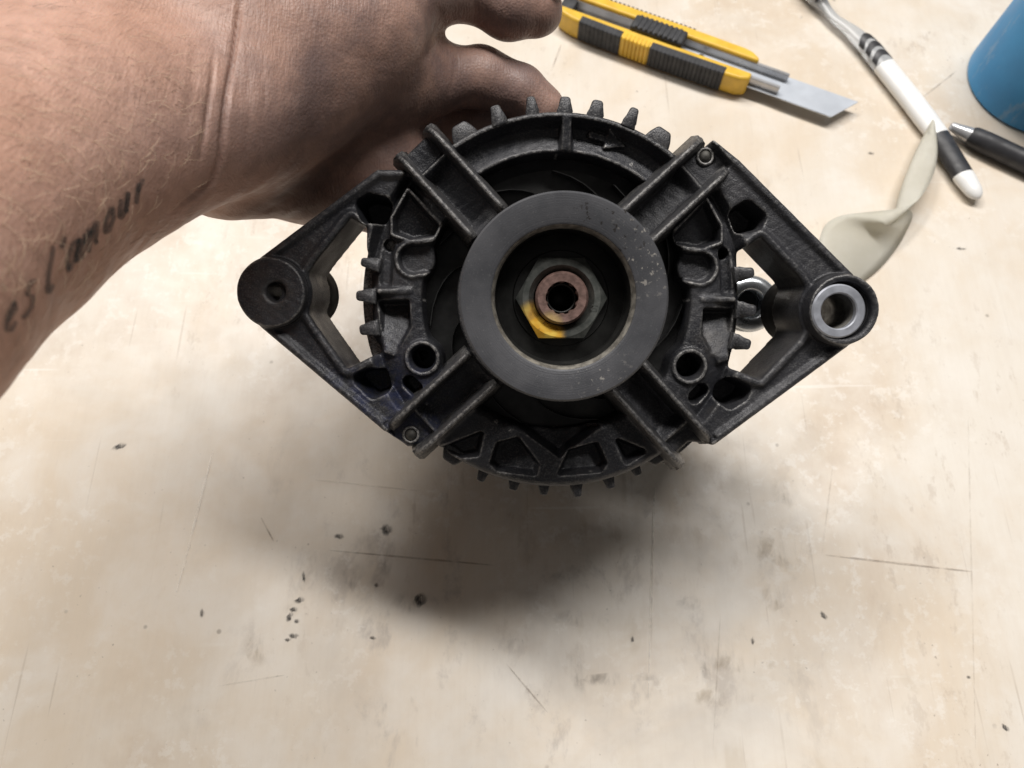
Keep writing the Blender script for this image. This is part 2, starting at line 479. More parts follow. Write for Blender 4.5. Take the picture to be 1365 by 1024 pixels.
def build_bracket():
    h = 0.5; hz = 0.6
    xs = np.arange(-112, 112, h, dtype=np.float32); ys = np.arange(-67, 72, h, dtype=np.float32)
    zs = np.arange(-30, 9, hz, dtype=np.float32)
    X, Y = np.meshgrid(xs, ys, indexing='ij')
    R = np.hypot(X, Y); TH = np.degrees(np.arctan2(Y, X))
    def ang(c, w0, w1):
        d = np.abs((TH - c + 180) % 360 - 180)
        return 1 - sstep(d, w0, w1)
    top = ang(88, 40, 46); bot = ang(-92, 40, 46)
    side = 1 - np.clip(top + bot, 0, 1)
    # ---- plan outline
    rin = 45.0 + 4.0 * top - 0.5 * bot
    ring = np.maximum(R - (61.5 + 2.6 * bot), rin - R)
    hub = R - 33.5
    solid = smin(ring, hub, 0.5)
    SP = [42.5, 132.5, 222.5, 312.5]
    spoke_d = []
    for a in SP:
        ca, sa = math.cos(math.radians(a)), math.sin(math.radians(a))
        u = X*ca + Y*sa; v = -X*sa + Y*ca
        outer = 69.5 if a < 200 else 67.0
        d = np.maximum(np.abs(v) - 8.4, np.maximum(25 - u, u - outer))
        spoke_d.append((d, u, v))
        solid = smin(solid, d, 1.2)
    LB, RB = P(365, 390, 0), P(1118, 413, 0)
    armL = d_poly(X, Y, PL([(505, 229), (337, 351), (331, 424), (538, 602), (585, 590), (600, 400), (590, 230)]))
    armR = d_poly(X, Y, PL([(930, 206), (947, 190), (982, 217), (1146, 374), (1150, 450), (955, 598), (900, 590), (890, 400), (900, 230)]))
    armL = np.minimum(armL, d_circle(X, Y, LB, 12.0)); armR = np.minimum(armR, d_circle(X, Y, RB, 12.3))
    arms = np.maximum(np.minimum(armL, armR), 52 - R)
    solid = smin(solid, arms, 0.6)
    winL = d_poly(X, Y, PL([(424, 352), (470, 297), (486, 306), (485, 330), (487, 400), (487, 450), (499, 468), (462, 487), (424, 432), (398, 391)]), 1.0)
    winR = d_poly(X, Y, PL([(993, 336), (1012, 322), (1062, 372), (1088, 412), (1064, 450), (1016, 502), (985, 490), (993, 455), (997, 410), (994, 365)]), 1.0)
    winL = smax(winL, -d_circle(X, Y, LB, 12.6), 1.5); winR = smax(winR, -d_circle(X, Y, RB, 13.0), 1.5)
    solid = smax(solid, -winL, 0.8); solid = smax(solid, -winR, 0.8)
    # tongues and bolt eyes on the inner edge of the side sectors
    for mp in (lambda l: l, mir):
        t, e = mp([(549, 345)])[0], mp([(562, 478)])[0]
        solid = smin(solid, d_circle(X, Y, P(*t), 7.2), 2.0)
        solid = smin(solid, d_circle(X, Y, P(*e), 6.6), 2.0)
    # ---- top height
    Z = (-1.4 - 0.030 * np.clip(R - 50, 0, 13)**2).astype(np.float32)
    def paint(d, z, w=0.7):
        nonlocal Z
        m = 1 - sstep(d, -w, w)
        Z = Z * (1-m) + z * m
    def add(d, z, w=0.7):
        nonlocal Z
        Z = Z + z * (1 - sstep(d, -w, w))
    # top bowl
    prof = np.interp(R, [48, 49.6, 51.0, 54.5, 57.3, 58.8, 59.8, 61.6], [-5.6, -4.6, -5.6, -7.4, -7.0, -4.4, -1.0, -0.8])
    Z = Z * (1-top) + prof * top
    web = d_seg(X, Y, P(755, 146), P(754, 206), 1.7)
    m = (1 - sstep(web, -0.5, 0.9)) * top; Z = Z*(1-m) + np.interp(R, [48, 61], [-3.6, -1.0]) * m
    arrow = np.minimum(d_seg(X, Y, P(789, 180), P(812, 187), 1.3), d_poly(X, Y, PL([(812, 176), (833, 195), (806, 197)]), 0.4))
    add(arrow, 2.0, 0.35)
    # bottom sector
    Zb = np.interp(R, [44, 46.5, 58, 62, 64.2], [-4.0, -2.4, -2.0, -2.4, -3.6])
    Z = Z * (1-bot) + Zb * bot
    for pts in ([(656, 622), (664, 597), (690, 590), (716, 624), (713, 636), (664, 630)],
                [(749, 636), (762, 607), (798, 597), (809, 622), (803, 631)],
                [(590, 602), (640, 582), (634, 609), (612, 612)],
                [(828, 592), (862, 606), (840, 620)]):
        dd = d_poly(X, Y, PL(pts), 0.4)
        paint(dd, -7.5 + 0.22 * np.clip(-56 - Y, -8, 8), 0.9)
    paint(d_poly(X, Y, PL([(694, 572), (800, 572), (764, 598), (748, 612), (732, 600)])), -11.0, 1.0)
    # side sectors
    for mp in (lambda l: l, mir):
        q = lambda l, r=0.4: d_poly(X, Y, PL(mp(l)), r)
        c = lambda p, r: d_circle(X, Y, P(*mp([p])[0]), r)
        s = lambda a, b, r: d_seg(X, Y, P(*mp([a])[0]), P(*mp([b])[0]), r)
        paint(q([(527, 292), (545, 262), (582, 300), (578, 312), (548, 316), (527, 308)]), -7.5 + 0.30 * (Y - 24), 1.2)
        paint(np.abs(q([(524, 292), (545, 256), (588, 302), (578, 317), (548, 321), (524, 312)])) - 0.8, -0.9, 0.6)
        tong = np.minimum(c((551, 346), 5.6), s((551, 346), (580, 343), 5.4))
        paint(np.abs(tong) - 0.9, -0.6, 0.6); paint(tong + 0.9, -4.6, 0.6)
        paint(s((515, 332), (512, 374), 1.9), -6.0, 0.9); paint(c((517, 326), 1.6), -14, 0.5)
        paint(np.abs(s((505, 388), (545, 388), 0.2)) - 0.9, -0.8, 0.6)
        pk = q([(505, 404), (541, 403), (543, 436), (522, 474), (509, 470)])
        paint(pk, -9.5 + np.clip((26 + (-Y - 1)) * 0 + (-Y - 1.0) * 0.42, 0, 7.5), 0.8)
        eye = c((562, 478), 0)
        paint(np.abs(eye - 5.2) - 0.9, -0.2, 0.5); paint(eye - 4.2, -2.0, 0.5)
        paint(s((543, 512), (551, 520), 2.2), -11, 0.6)
    # arms: sunk middle, raised edges
    arm_zone = sstep(R, 62.5, 65.5) * (1 - bot)
    inside = np.clip(-solid, 0, 6)
    Z = Z * (1-arm_zone) + arm_zone * (0.2 - 1.6 * sstep(inside, 1.6, 4.0))
    for pts in ([(478, 272), (492, 263), (520, 270), (511, 295), (487, 295)], [(974, 282), (994, 270), (1019, 291), (1013, 302), (985, 309)],
                [(468, 504), (483, 496), (508, 497), (515, 522), (495, 531)], [(964, 518), (979, 507), (1005, 520), (1001, 529), (978, 544), (962, 534)]):
        cx_ = sum(p[0] for p in pts)/len(pts); cy_ = sum(p[1] for p in pts)/len(pts)
        dd = d_poly(X, Y, PL([(cx_ + (p[0]-cx_)*0.62, cy_ + (p[1]-cy_)*0.62) for p in pts]), 1.9)
        paint(dd, -16, 0.8)
    # spokes: low floor between the ribs, wall at the hub, bolt pad at the rim
    for d, u, v in spoke_d:
        floor = np.maximum(np.abs(v) - 5.8, np.maximum(36.0 - u, u - 58.0))
        m = 1 - sstep(np.maximum(np.abs(v) - 8.6, np.maximum(33 - u, u - 71)), -0.4, 0.6)
        Z = Z*(1-m) + (-1.5) * m
        paint(floor, -5.2 + 0.05 * (48 - u) - 0.28 * v, 2.4)
        paint(np.maximum(np.abs(v) - 5.8, np.maximum(61.0 - u, u - 72)), -4.4, 0.7)
    paint(R - 33.5, 2.0, 0.8)
    # bosses
    for B, zz, rr in ((LB, 3.6, 12.0), (RB, 5.0, 12.2)):
        paint(d_circle(X, Y, B, rr - 0.4), zz, 0.6)
    Z = Z + 0.10 * np.sin(X*1.3 + np.sin(Y*0.9)*2) * np.cos(Y*1.1)
    # ---- holes that go right through
    for mp in (lambda l: l, mir):
        e = mp([(562, 478)])[0]
        solid = np.maximum(solid, -d_circle(X, Y, P(*e), 3.9))
    solid = np.maximum(solid, -d_circle(X, Y, P(368, 388, 3), 3.1))
    solid = np.maximum(solid, -d_circle(X, Y, RB, 9.2))
    zb = -17.0 - 10.0 * sstep(R, 62, 64)
    gx, gy = np.gradient(Z, h)
    Lp = np.sqrt(1 + np.minimum(gx*gx + gy*gy, 6.0))
    zz = zs[None, None, :]
    Fv = (zz - Z[:, :, None]) / Lp[:, :, None]
    Fv = smax(Fv, solid[:, :, None] + np.zeros_like(zz), 1.7)
    Fv = np.maximum(Fv, zb[:, :, None] - zz)
    Fv = Fv.astype(np.float32)
    V, Q = surface_nets(Fv, (xs[0], ys[0], zs[0]), (h, h, hz))
    return mesh_np("front_bracket", V * MM, Q)
bracket = link("front_bracket", build_bracket(), M_CAST, alternator)

# ribs: pairs along the four spokes
def rib_mesh(r0, r1, zt):
    bm = bmesh.new()
    n = 14; rows = []
    for i in range(n + 1):
        t = i / n; u = r0 + (r1 - r0) * t
        z = zt - 1.0 * t if t < 0.82 else zt - 0.82 - ((t - 0.82) / 0.18)**1.4 * 6.5
        wv = 1.0 + 0.06 * math.sin(i * 2.1)
        jz = 0.12 * math.sin(i * 1.7)
        w = [(-3.2, -9.0), (-1.9*wv, -3.0), (-0.9*wv, z - 0.8), (-0.45, z + jz), (0.45, z + jz), (0.9*wv, z - 0.8), (1.9*wv, -3.0), (3.2, -9.0)]
        rows.append([bm.verts.new((u, a, b)) for a, b in w])
    for a, b in zip(rows[:-1], rows[1:]):
        for k in range(8):
            bm.faces.new([a[k], b[k], b[(k+1) % 8], a[(k+1) % 8]])
    bm.faces.new(rows[0]); bm.faces.new(rows[-1][::-1])
    return bm_mesh("rib", bm)
ribA = rib_mesh(33.5, 71.0, 5.5)
ribA.materials.append(M_CASTR); ribA.shade_smooth()
for a in (42.5, 132.5, 222.5, 312.5):
    for s in (-1, 1):
        o = bpy.data.objects.new("rib", ribA); COL.objects.link(o); o.parent = bracket
        ar = math.radians(a)
        o.location = (-math.sin(ar) * 6.7 * s * MM, math.cos(ar) * 6.7 * s * MM, 0)
        o.rotation_euler = (0, 0, ar)
# cooling fins round the rim
bm = bmesh.new()
add_prism(bm, [(60.3, -3.0), (62, -2.1), (66.4, -1.7), (67.0, -1.0), (67.0, 1.0), (66.4, 1.7), (62, 2.1), (60.3, 3.0)], -14, -1.6, 0.5, 2)
finM = bm_mesh("cooling_fin", bm); finM.materials.append(M_CASTF); finM.shade_smooth()
for a in (108, 98, 88, 78, 68, 168.9, 178.9, 188.9, 7.6, -2.6, -13.2, 247, 257, 267, 277, 287, 296):
    o = bpy.data.objects.new("cooling_fin", finM); COL.objects.link(o); o.parent = bracket
    o.rotation_euler = (random.uniform(-.02, .02), random.uniform(-.02, .02), math.radians(a + random.uniform(-.4, .4)))
    k_ = random.uniform(0.992, 1.010); o.scale = (k_, random.uniform(0.85, 1.15), random.uniform(0.95, 1.02))
    if 240 < a < 300: o.location = (0, -0.0012, -0.005)
bm = bmesh.new()
add_prism(bm, [(60.5, -4.8), (63.5, -4.0), (66.4, -2.4), (66.4, 2.4), (63.5, 4.0), (60.5, 4.8)], -14, -2.2, 0.8, 2)
padM = bm_mesh("cooling_fin", bm); padM.materials.append(M_CASTF); padM.shade_smooth()
for a in (119.5, 57.5, 236, 304):
    o = bpy.data.objects.new("cooling_fin", padM); COL.objects.link(o); o.parent = bracket
    o.rotation_euler = (0, 0, math.radians(a))
    if a > 200: o.location = (0.0, -0.001, -0.004)
# rivets on the bolt pads
for (px, py) in ((937, 213), (545, 583)):
    bm = bmesh.new()
    add_lathe(bm, [(1.9, -6), (1.9, -3.8), (1.6, -3.3), (0.9, -3.0), (0.01, -2.9)], 24, closed=False)
    x, y = P(px, py, -3)
    o = link("bolt_head", bm_mesh("bolt_head", bm), M_BOLT, bracket); o.location = (x*MM, y*MM, 0)
    bm = bmesh.new(); add_lathe(bm, [(2.2, -6), (2.2, -3.6), (2.9, -3.6), (3.2, -6)], 24)
    o2 = link("bolt_rim", bm_mesh("bolt_rim", bm), M_CAST, bracket); o2.location = (x*MM, y*MM, 0)
# mounting sleeves
x, y = P(1118, 413, 5)
bm = bmesh.new()
add_lathe(bm, [(5.75, 1.0), (5.75, 5.2), (6.15, 5.6), (8.3, 5.6), (8.8, 5.1), (8.8, -26), (6.2, -26), (6.2, 1.0)], 72)
o = sharp(link("mounting_sleeve", bm_mesh("mounting_sleeve", bm), M_SLEEVE, bracket)); o.location = (x*MM, y*MM, 0)
o["label"] = "bright steel sleeve pressed into the mounting eye"
bm = bmesh.new(); add_lathe(bm, [(5.7, -25.8), (5.7, 3.2), (6.15, 3.2), (6.15, -25.8)], 48)
link("sleeve_bore", bm_mesh("sleeve_bore", bm), M_BOLT, bracket).location = (x*MM, y*MM, 0)
# the two round bosses run deeper than the arms
for px, py, r0, r1 in ((365, 390, 3.2, 11.9), (1118, 413, 9.0, 12.2)):
    x, y = P(px, py, 0)
    bm = bmesh.new(); add_lathe(bm, [(r0, -40), (r0, 1.5), (r1 - 1, 1.8), (r1, 0.5), (r1 + 0.9, -40)], 72)
    o = sharp(link("mounting_boss", bm_mesh("mounting_boss", bm), M_SOOT, bracket)); o.location = (x*MM, y*MM, 0)

# stator and rear housing
bm = bmesh.new()
add_lathe(bm, [(50, -16.5), (60.5, -16.5), (60.5, -34), (63.5, -36), (63.5, -66), (61.5, -68), (61.5, -106), (57, -123.3), (20, -125), (0.01, -125), (0.01, -40), (46, -38)], 120, closed=False)
sharp(link("stator_body", bm_mesh("stator_body", bm), M_BODY, alternator))
bm = bmesh.new()
for k in range(48):                       # winding heads seen through the openings
    a = 2*math.pi*k/48
    add_sweep(bm, [(51*math.cos(a), 51*math.sin(a), -16), (48*math.cos(a), 48*math.sin(a), -20), (48*math.cos(a), 48*math.sin(a), -34)], [1.8, 2.2, 2.2], 6)
link("stator_winding", bm_mesh("stator_winding", bm), M_BODY, alternator)
# flange arc showing between the left fins
def arc(a0, a1, r0, r1, z0, z1, name, par, mat):
    pts = []
    n = 14
    for i in range(n+1):
        a = math.radians(a0 + (a1-a0)*i/n); pts.append((r1*math.cos(a), r1*math.sin(a)))
    for i in range(n+1):
        a = math.radians(a1 + (a0-a1)*i/n); pts.append((r0*math.cos(a), r0*math.sin(a)))
    bm = bmesh.new(); add_prism(bm, pts, z0, z1, 0.3, 1)
    return sharp(link(name, bm_mesh(name, bm), mat, par))
arc(160, 199, 58, 66.2, -17, -9, "rim_flange", bracket, M_CAST)
arc(-56, -38, 58, 70.0, -24, -13, "rim_flange", bracket, M_CAST)
# rear mounting ear with zinc washer, seen through the right-hand opening
bm = bmesh.new()
add_prism(bm, [(56, -13), (80, -11), (90, -6), (92, 0), (90, 6), (80, 11), (56, 13)], -66, -56, 1.0, 2)
ear = link("rear_ear", bm_mesh("rear_ear", bm), M_BODY, alternator)
bm = bmesh.new()
add_lathe(bm, [(5.4, -56), (5.4, -48.4), (6.2, -47.4), (8.4, -47.2), (10.4, -47.9), (11.2, -49.2), (11.2, -56)], 64)
o = sharp(link("zinc_washer", bm_mesh("zinc_washer", bm), M_ZINC, ear), 50); o.location = (0.0795, -0.0005, 0)
o["label"] = "bright zinc plated washer behind the fins"

# fan
bm = bmesh.new()
add_lathe(bm, [(12, -16), (12, -14.6), (45, -14.6), (45, -16)], 96)
fan = sharp(link("fan", bm_mesh("fan", bm), M_FAN, alternator))
def blade_mesh():
    bm = bmesh.new()
    rows = []
    for i in range(9):
        t = i/8; r = 31 + 13*t; a = math.radians(-6 + 34*t*t)
        x, y = r*math.cos(a), r*math.sin(a)
        nx, ny = -math.sin(a), math.cos(a)
        rows.append([bm.verts.new((x - nx*.5, y - ny*.5, -15)), bm.verts.new((x - nx*.5, y - ny*.5, -9.5 - 1.5*(1-t))),
                     bm.verts.new((x + nx*.5, y + ny*.5, -9.5 - 1.5*(1-t))), bm.verts.new((x + nx*.5, y + ny*.5, -15))])
    for a, b in zip(rows[:-1], rows[1:]):
        for k in range(4): bm.faces.new([a[k], b[k], b[(k+1) % 4], a[(k+1) % 4]])
    bm.faces.new(rows[0]); bm.faces.new(rows[-1][::-1])
    return bm_mesh("fan_blade", bm)
bl = blade_mesh(); bl.materials.append(M_FAN)
for a in (3, 35, 63, 99, 126, 163, 196, 226, 262, 291, 330):
    o = bpy.data.objects.new("fan_blade", bl); COL.objects.link(o); o.parent = fan; o.rotation_euler = (0, 0, math.radians(a))

# pulley
prof = [(8.5, 22.0), (13.5, 22.0), (19.2, 21.0), (20.2, 22.5), (20.2, 33.0)]
bm = bmesh.new()
outer = [(20.9, 34.6), (21.7, 35.0), (29.6, 35.0), (30.2, 34.5), (30.2, 32.0)]
z = 32.0
for g in range(6):
    outer += [(30.0, z - 0.2), (27.4, z - 1.6), (27.4, z - 2.0), (30.0, z - 3.4)]; z -= 3.56
outer += [(30.4, z), (30.4, z - 2.0), (27, z - 3.0), (15, z - 3.0), (15, 6.5), (8.5, 6.5)]
bm2 = bmesh.new()
add_lathe(bm2, [(20.9, 30.0)] + outer + [(8.5, 18.0), (20.9, 18.0)], 160)
pulley = sharp(link("pulley", bm_mesh("pulley", bm2), M_PULLEY, alternator), 30)
add_lathe(bm, [(8.5, 19), (8.5, 20.6), (14.6, 20.6), (19.4, 19.6), (20.0, 21.0), (20.25, 30.8), (20.95, 30.8), (20.95, 18.4)], 128)
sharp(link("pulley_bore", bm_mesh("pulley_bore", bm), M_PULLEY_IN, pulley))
bm = bmesh.new()
add_lathe(bm, [(20.0, 30.6), (19.95, 31.2), (20.5, 33.4), (21.66, 34.98), (21.76, 34.7), (20.98, 30.6)], 128)
sharp(link("bore_chamfer", bm_mesh("bore_chamfer", bm), M_CHAMFER, pulley))
# shaft, nut
bm = bmesh.new()
n = 120
def spl(k):
    a = 2*math.pi*k/n
    return 4.55 + 0.5 * (1 if math.cos(10*a) > 0.2 else -0.1 if math.cos(10*a) < -0.5 else 0.45)
prof = [('s', 12.0), ('s', 27.2), (4.9, 27.7), (7.2, 27.8), (7.9, 27.0), (8.1, -12), ('c', -12)]
rings = []
for r, zz in prof[:-1]:
    rings.append([bm.verts.new(((spl(k) if r == 's' else r)*math.cos(2*math.pi*k/n), (spl(k) if r == 's' else r)*math.sin(2*math.pi*k/n), zz)) for k in range(n)])
for a, b in zip(rings[:-1], rings[1:]):
    for k in range(n): bm.faces.new([a[k], a[(k+1) % n], b[(k+1) % n], b[k]])
bm.faces.new(rings[0]); bm.faces.new(rings[-1][::-1])
shaft = sharp(link("shaft", bm_mesh("shaft", bm), M_RUST, alternator), 45)
bm = bmesh.new(); add_lathe(bm, [(4.0, 12.2), (4.0, 23.6), (4.46, 23.6), (4.46, 12.2)], 60)
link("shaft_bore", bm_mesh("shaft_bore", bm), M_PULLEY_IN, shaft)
bm = bmesh.new(); add_lathe(bm, [(4.5, 12.1), (4.5, 12.9), (0.01, 12.9)], 40, closed=False)
link("bore_floor", bm_mesh("bore_floor", bm), M_PULLEY_IN, shaft)
# nut: hexagon with turned chamfer on its face
def nut_mesh():
    bm = bmesh.new(); n = 120; Rf = 12.0
    def hexr(a): return Rf / math.cos((a + math.pi/6) % (math.pi/3) - math.pi/6)
    rows = []
    def row(fr, z): rows.append([bm.verts.new((fr(2*math.pi*k/n + math.pi/6*0)*math.cos(2*math.pi*k/n), fr(2*math.pi*k/n)*math.sin(2*math.pi*k/n), z(2*math.pi*k/n) if callable(z) else z)) for k in range(n)])
    hx = lambda a: hexr(a + math.pi/6)
    row(lambda a: 8.3, 20.4); row(lambda a: 8.3, 22.4); row(lambda a: 9.9, 25.3); row(lambda a: 11.7, 25.3)
    row(hx, lambda a: 25.3 - (hx(a) - 11.7) * 0.62); row(hx, 20.4)
    for a, b in zip(rows, rows[1:] + rows[:1]):
        for k in range(n): bm.faces.new([a[k], a[(k+1) % n], b[(k+1) % n], b[k]])
    return bm_mesh("nut", bm)
nut = sharp(link("nut", nut_mesh(), M_NUT, shaft), 28)
bm = bmesh.new(); add_lathe(bm, [(8.4, 20.5), (8.4, 21.2), (14.4, 21.2), (14.8, 20.5)], 72)
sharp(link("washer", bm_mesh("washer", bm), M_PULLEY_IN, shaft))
# stamped figure on the nut face
cu = bpy.data.curves.new("stamp", 'FONT'); cu.body = "10"; cu.size = 2.6 * MM; cu.extrude = 0.10 * MM
cu.align_x = 'CENTER'; cu.align_y = 'CENTER'
to = bpy.data.objects.new("stamp", cu); COL.objects.link(to)
bpy.context.view_layer.update()
me = bpy.data.meshes.new_from_object(to.evaluated_get(bpy.context.evaluated_depsgraph_get()))
bpy.data.objects.remove(to)
o = link("stamp", me, M_NUT, nut, smooth=False); o.location = (0.0098, -0.0028, 0.0253); o.rotation_euler = (0, 0, math.radians(-100))

# ================================================================== PERSON (hand and forearm)
def build_arm():
    h = 0.8
    x0, x1, y0, y1, z0, z1 = -172, 52, -48, 160, 122, 372
    xs = np.arange(x0, x1, h, dtype=np.float32); ys = np.arange(y0, y1, h, dtype=np.float32); zs = np.arange(z0, z1, h, dtype=np.float32)
    Fv = np.full((len(xs), len(ys), len(zs)), 50.0, np.float32)
    def cone(a, b, r0, r1, k=6.0, fl=None):
        """tapered capsule from a to b (px, py, Z); fl = (dx,dy,dz,f) squeezes it along that direction"""
        nonlocal Fv
        A = np.array(ray(*a)); B = np.array(ray(*b))
        m = max(r0, r1) * 1.6 + 14
        lo = np.minimum(A, B) - m; hi = np.maximum(A, B) + m
        sl = []
        for g, l_, h_ in ((xs, lo[0], hi[0]), (ys, lo[1], hi[1]), (zs, lo[2], hi[2])):
            i0, i1 = np.searchsorted(g, [l_, h_]); sl.append(slice(i0, max(i1, i0)))
        sl = tuple(sl)
        if min(s.stop - s.start for s in sl) < 1: return
        gx = xs[sl[0]][:, None, None]; gy = ys[sl[1]][None, :, None]; gz = zs[sl[2]][None, None, :]
        ab = B - A; L2 = float(ab @ ab) + 1e-6
        t = np.clip(((gx-A[0])*ab[0] + (gy-A[1])*ab[1] + (gz-A[2])*ab[2]) / L2, 0, 1)
        qx = gx - A[0] - t*ab[0]; qy = gy - A[1] - t*ab[1]; qz = gz - A[2] - t*ab[2]
        if fl:
            v = np.array(fl[:3], float); v /= np.linalg.norm(v)
            c = (qx*v[0] + qy*v[1] + qz*v[2]) * (1/fl[3] - 1)
            d = np.sqrt((qx + c*v[0])**2 + (qy + c*v[1])**2 + (qz + c*v[2])**2)
        else:
            d = np.sqrt(qx*qx + qy*qy + qz*qz)
        d = d - (r0 + (r1 - r0) * t)
        Fv[sl] = smin(Fv[sl], d.astype(np.float32), k)
    deep = (0.25, -0.75, 1.0, 0.74)
    # forearm
    cone((-330, 445, 138), (-80, 258, 182), 45, 44.5, 8, deep)
    cone((-80, 258, 182), (62, 184, 205), 44.5, 42, 8, deep)
    cone((62, 184, 205), (270, 140, 229), 42, 33, 8, deep)
    cone((120, 70, 222), (330, 40, 244), 30, 28, 8)
    # wrist and heel of the hand
    cone((250, 147, 232), (330, 145, 246), 32, 30, 8, deep)
    cone((300, 200, 258), (425, 213, 296), 23, 22.5, 12)          # little-finger side
    cone((415, 213, 296), (500, 200, 325), 22, 20, 10)
    cone((335, 70, 238), (480, 45, 250), 26, 21, 12)            # ball of the thumb
    cone((400, 90, 247), (535, 92, 284), 24, 18, 12)
    cone((400, 150, 275), (545, 132, 312), 25, 20, 14)
    # thumb
    cone((470, 25, 250), (565, -18, 266), 17.5, 13.4, 8)
    cone((565, -18, 266), (634, -15, 275), 12.8, 11.0, 4)
    cone((634, -15, 275), (680, 6, 279), 11.0, 12.1, 3)
    cone((680, 6, 279), (712, 12, 281), 12.1, 10.3, 3)
    # fingers close round the stator behind the casting
    def finger(Z, r, a0, steps, R=66.0):
        pts = []
        for a in [a0 - s for s in steps]:
            zl = 256 - Z
            pts.append(((R + r) * math.cos(math.radians(a)) + 14.9, (R + r) * math.sin(math.radians(a)) + 28 + zl*math.sin(TILT)*-1, Z))
        return pts
    def conep(A, B, r0, r1, k):
        to = lambda p: (p[0]/p[2]*F_PX + 682.5, 512 - p[1]/p[2]*F_PX, p[2])
        cone(to(A), to(B), r0, r1, k)
    for Z, r, a0, st in ((290, 10.6, 134, (0, 20, 36, 49)), (309, 10.8, 136, (0, 14, 27, 36)), (328, 10.4, 139, (0, 14, 27, 37)), (345, 9.2, 143, (0, 13, 24, 32))):
        if Z == 290: continue
        p = finger(Z, r, a0, st)
        knuck = (p[0][0] - 9, p[0][1] - 3, Z - 3)
        conep((-50, 78, min(Z, 300) - 12), knuck, 17, r + 4.5, 10)
        conep(knuck, p[0], r + 3.5, r + 1.2, 6)
        conep(p[0], p[1], r + 1.2, r + 0.2, 3)
        conep(p[1], p[2], r + 0.3, r - 0.5, 2)
        conep(p[2], p[3], r - 0.4, r - 1.6, 2)
    cone((500, 110, 268), (575, 104, 284), 17, 12.5, 8)          # forefinger, its tip behind the fins
    cone((575, 104, 284), (640, 103, 289), 11.6, 11.0, 3)
    cone((640, 103, 289), (692, 122, 292), 11.0, 10.0, 2)
    cone((692, 122, 292), (722, 146, 294), 10.2, 9.0, 2)
    V, Q = surface_nets(Fv, (xs[0], ys[0], zs[0]), (h, h, h))
    # light smoothing
    for _ in range(2):
        acc = np.zeros_like(V); cnt = np.zeros(len(V))
        for i in range(4):
            j = (i+1) % 4
            np.add.at(acc, Q[:, i], V[Q[:, j]]); np.add.at(cnt, Q[:, i], 1)
            np.add.at(acc, Q[:, j], V[Q[:, i]]); np.add.at(cnt, Q[:, j], 1)
        V = V * 0.45 + 0.55 * acc / np.maximum(cnt, 1)[:, None]
    # normals
    e1 = V[Q[:, 2]] - V[Q[:, 0]]; e2 = V[Q[:, 3]] - V[Q[:, 1]]
    fn = np.cross(e1, e2); Nn = np.zeros_like(V)
    for i in range(4): np.add.at(Nn, Q[:, i], fn)
    Nn /= np.linalg.norm(Nn, axis=1)[:, None] + 1e-9
    # skin folds: measured lines across wrist, thumb and palm
    px = V[:, 0] / V[:, 2] * F_PX + 682.5; py = 512 - V[:, 1] / V[:, 2] * F_PX
    facing = (Nn * V).sum(1) < 0
    if facing.mean() < 0.5 and False: pass
    folds = [([(322, -10), (316, 40), (309, 85), (303, 120), (297, 170), (293, 215), (284, 243), (262, 262), (232, 280)], 3.2, 1.9),
             ([(286, 60), (281, 120), (274, 170), (263, 225)], 3.0, 1.0),
             ([(262, 40), (256, 130), (240, 215)], 6.0, 0.25),
             ([(632, 40), (634, 15), (633, -15)], 4.5, 1.0),
             ([(595, 46), (588, 20), (578, -10)], 6.0, 0.8),
             ([(588, 52), (570, 75), (548, 95)], 6.0, 0.7),
             ([(612, 64), (606, 100), (598, 130)], 4.0, 0.4),
             ([(490, 20), (515, 40), (540, 66)], 4.0, 0.18), ([(470, 108), (505, 100), (540, 104)], 4.0, 0.15), ([(430, 60), (480, 78), (530, 84)], 3.5, 0.12),
             ([(350, 60), (352, 130), (345, 200)], 4.0, 0.15), ([(370, 90), (374, 150)], 4.0, 0.12), ([(330, 60), (333, 150), (325, 230)], 3.5, 0.15)]
    disp = np.zeros(len(V))
    for pl, sg, dep in folds:
        d = np.full(len(V), 1e9)
        for a, b in zip(pl[:-1], pl[1:]):
            d = np.minimum(d, d_seg(px, py, a, b, 0))
        de = np.minimum(np.hypot(px - pl[0][0], py - pl[0][1]), np.hypot(px - pl[-1][0], py - pl[-1][1]))
        disp -= dep * np.exp(-(d/sg)**2) * facing * np.clip(de / 45, 0.05, 1)
    for i in range(len(V)):
        q = Vector(V[i])
        disp[i] += 0.55 * mnoise.noise(q * 0.055) + 0.22 * mnoise.noise(q * 0.17)
    V = V + Nn * disp[:, None]
    return V, Q, Nn
AV, AQ, AN = build_arm()
wr = cw(*ray(270, 150, 229))
Wm = np.array([list(c_right), list(c_up), list(c_dir)])
AW = AV @ Wm + np.array(list(CAM)) - np.array(list(wr))
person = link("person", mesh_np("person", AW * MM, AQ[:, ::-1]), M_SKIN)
person.location = wr * MM
tag(person, "bare tattooed forearm and hand gripping the alternator from behind", "person")
NW = AN @ Wm
# make sure faces look outwards
bmx = bmesh.new(); bmx.from_mesh(person.data); bmesh.ops.recalc_face_normals(bmx, faces=bmx.faces); bmx.to_mesh(person.data); bmx.free()
bvh = BVHTree.FromPolygons([Vector(v) for v in AW], [list(map(int, q)) for q in AQ])
def skin_hit(px, py):
    v = (c_dir + c_right * ((px - 682.5) / F_PX) + c_up * ((512 - py) / F_PX)).normalized()
    loc, nor, _, _ = bvh.ray_cast(CAM - wr, v)
    if loc is None: return None, None
    if nor.dot(v) > 0: nor = -nor
    return loc, nor

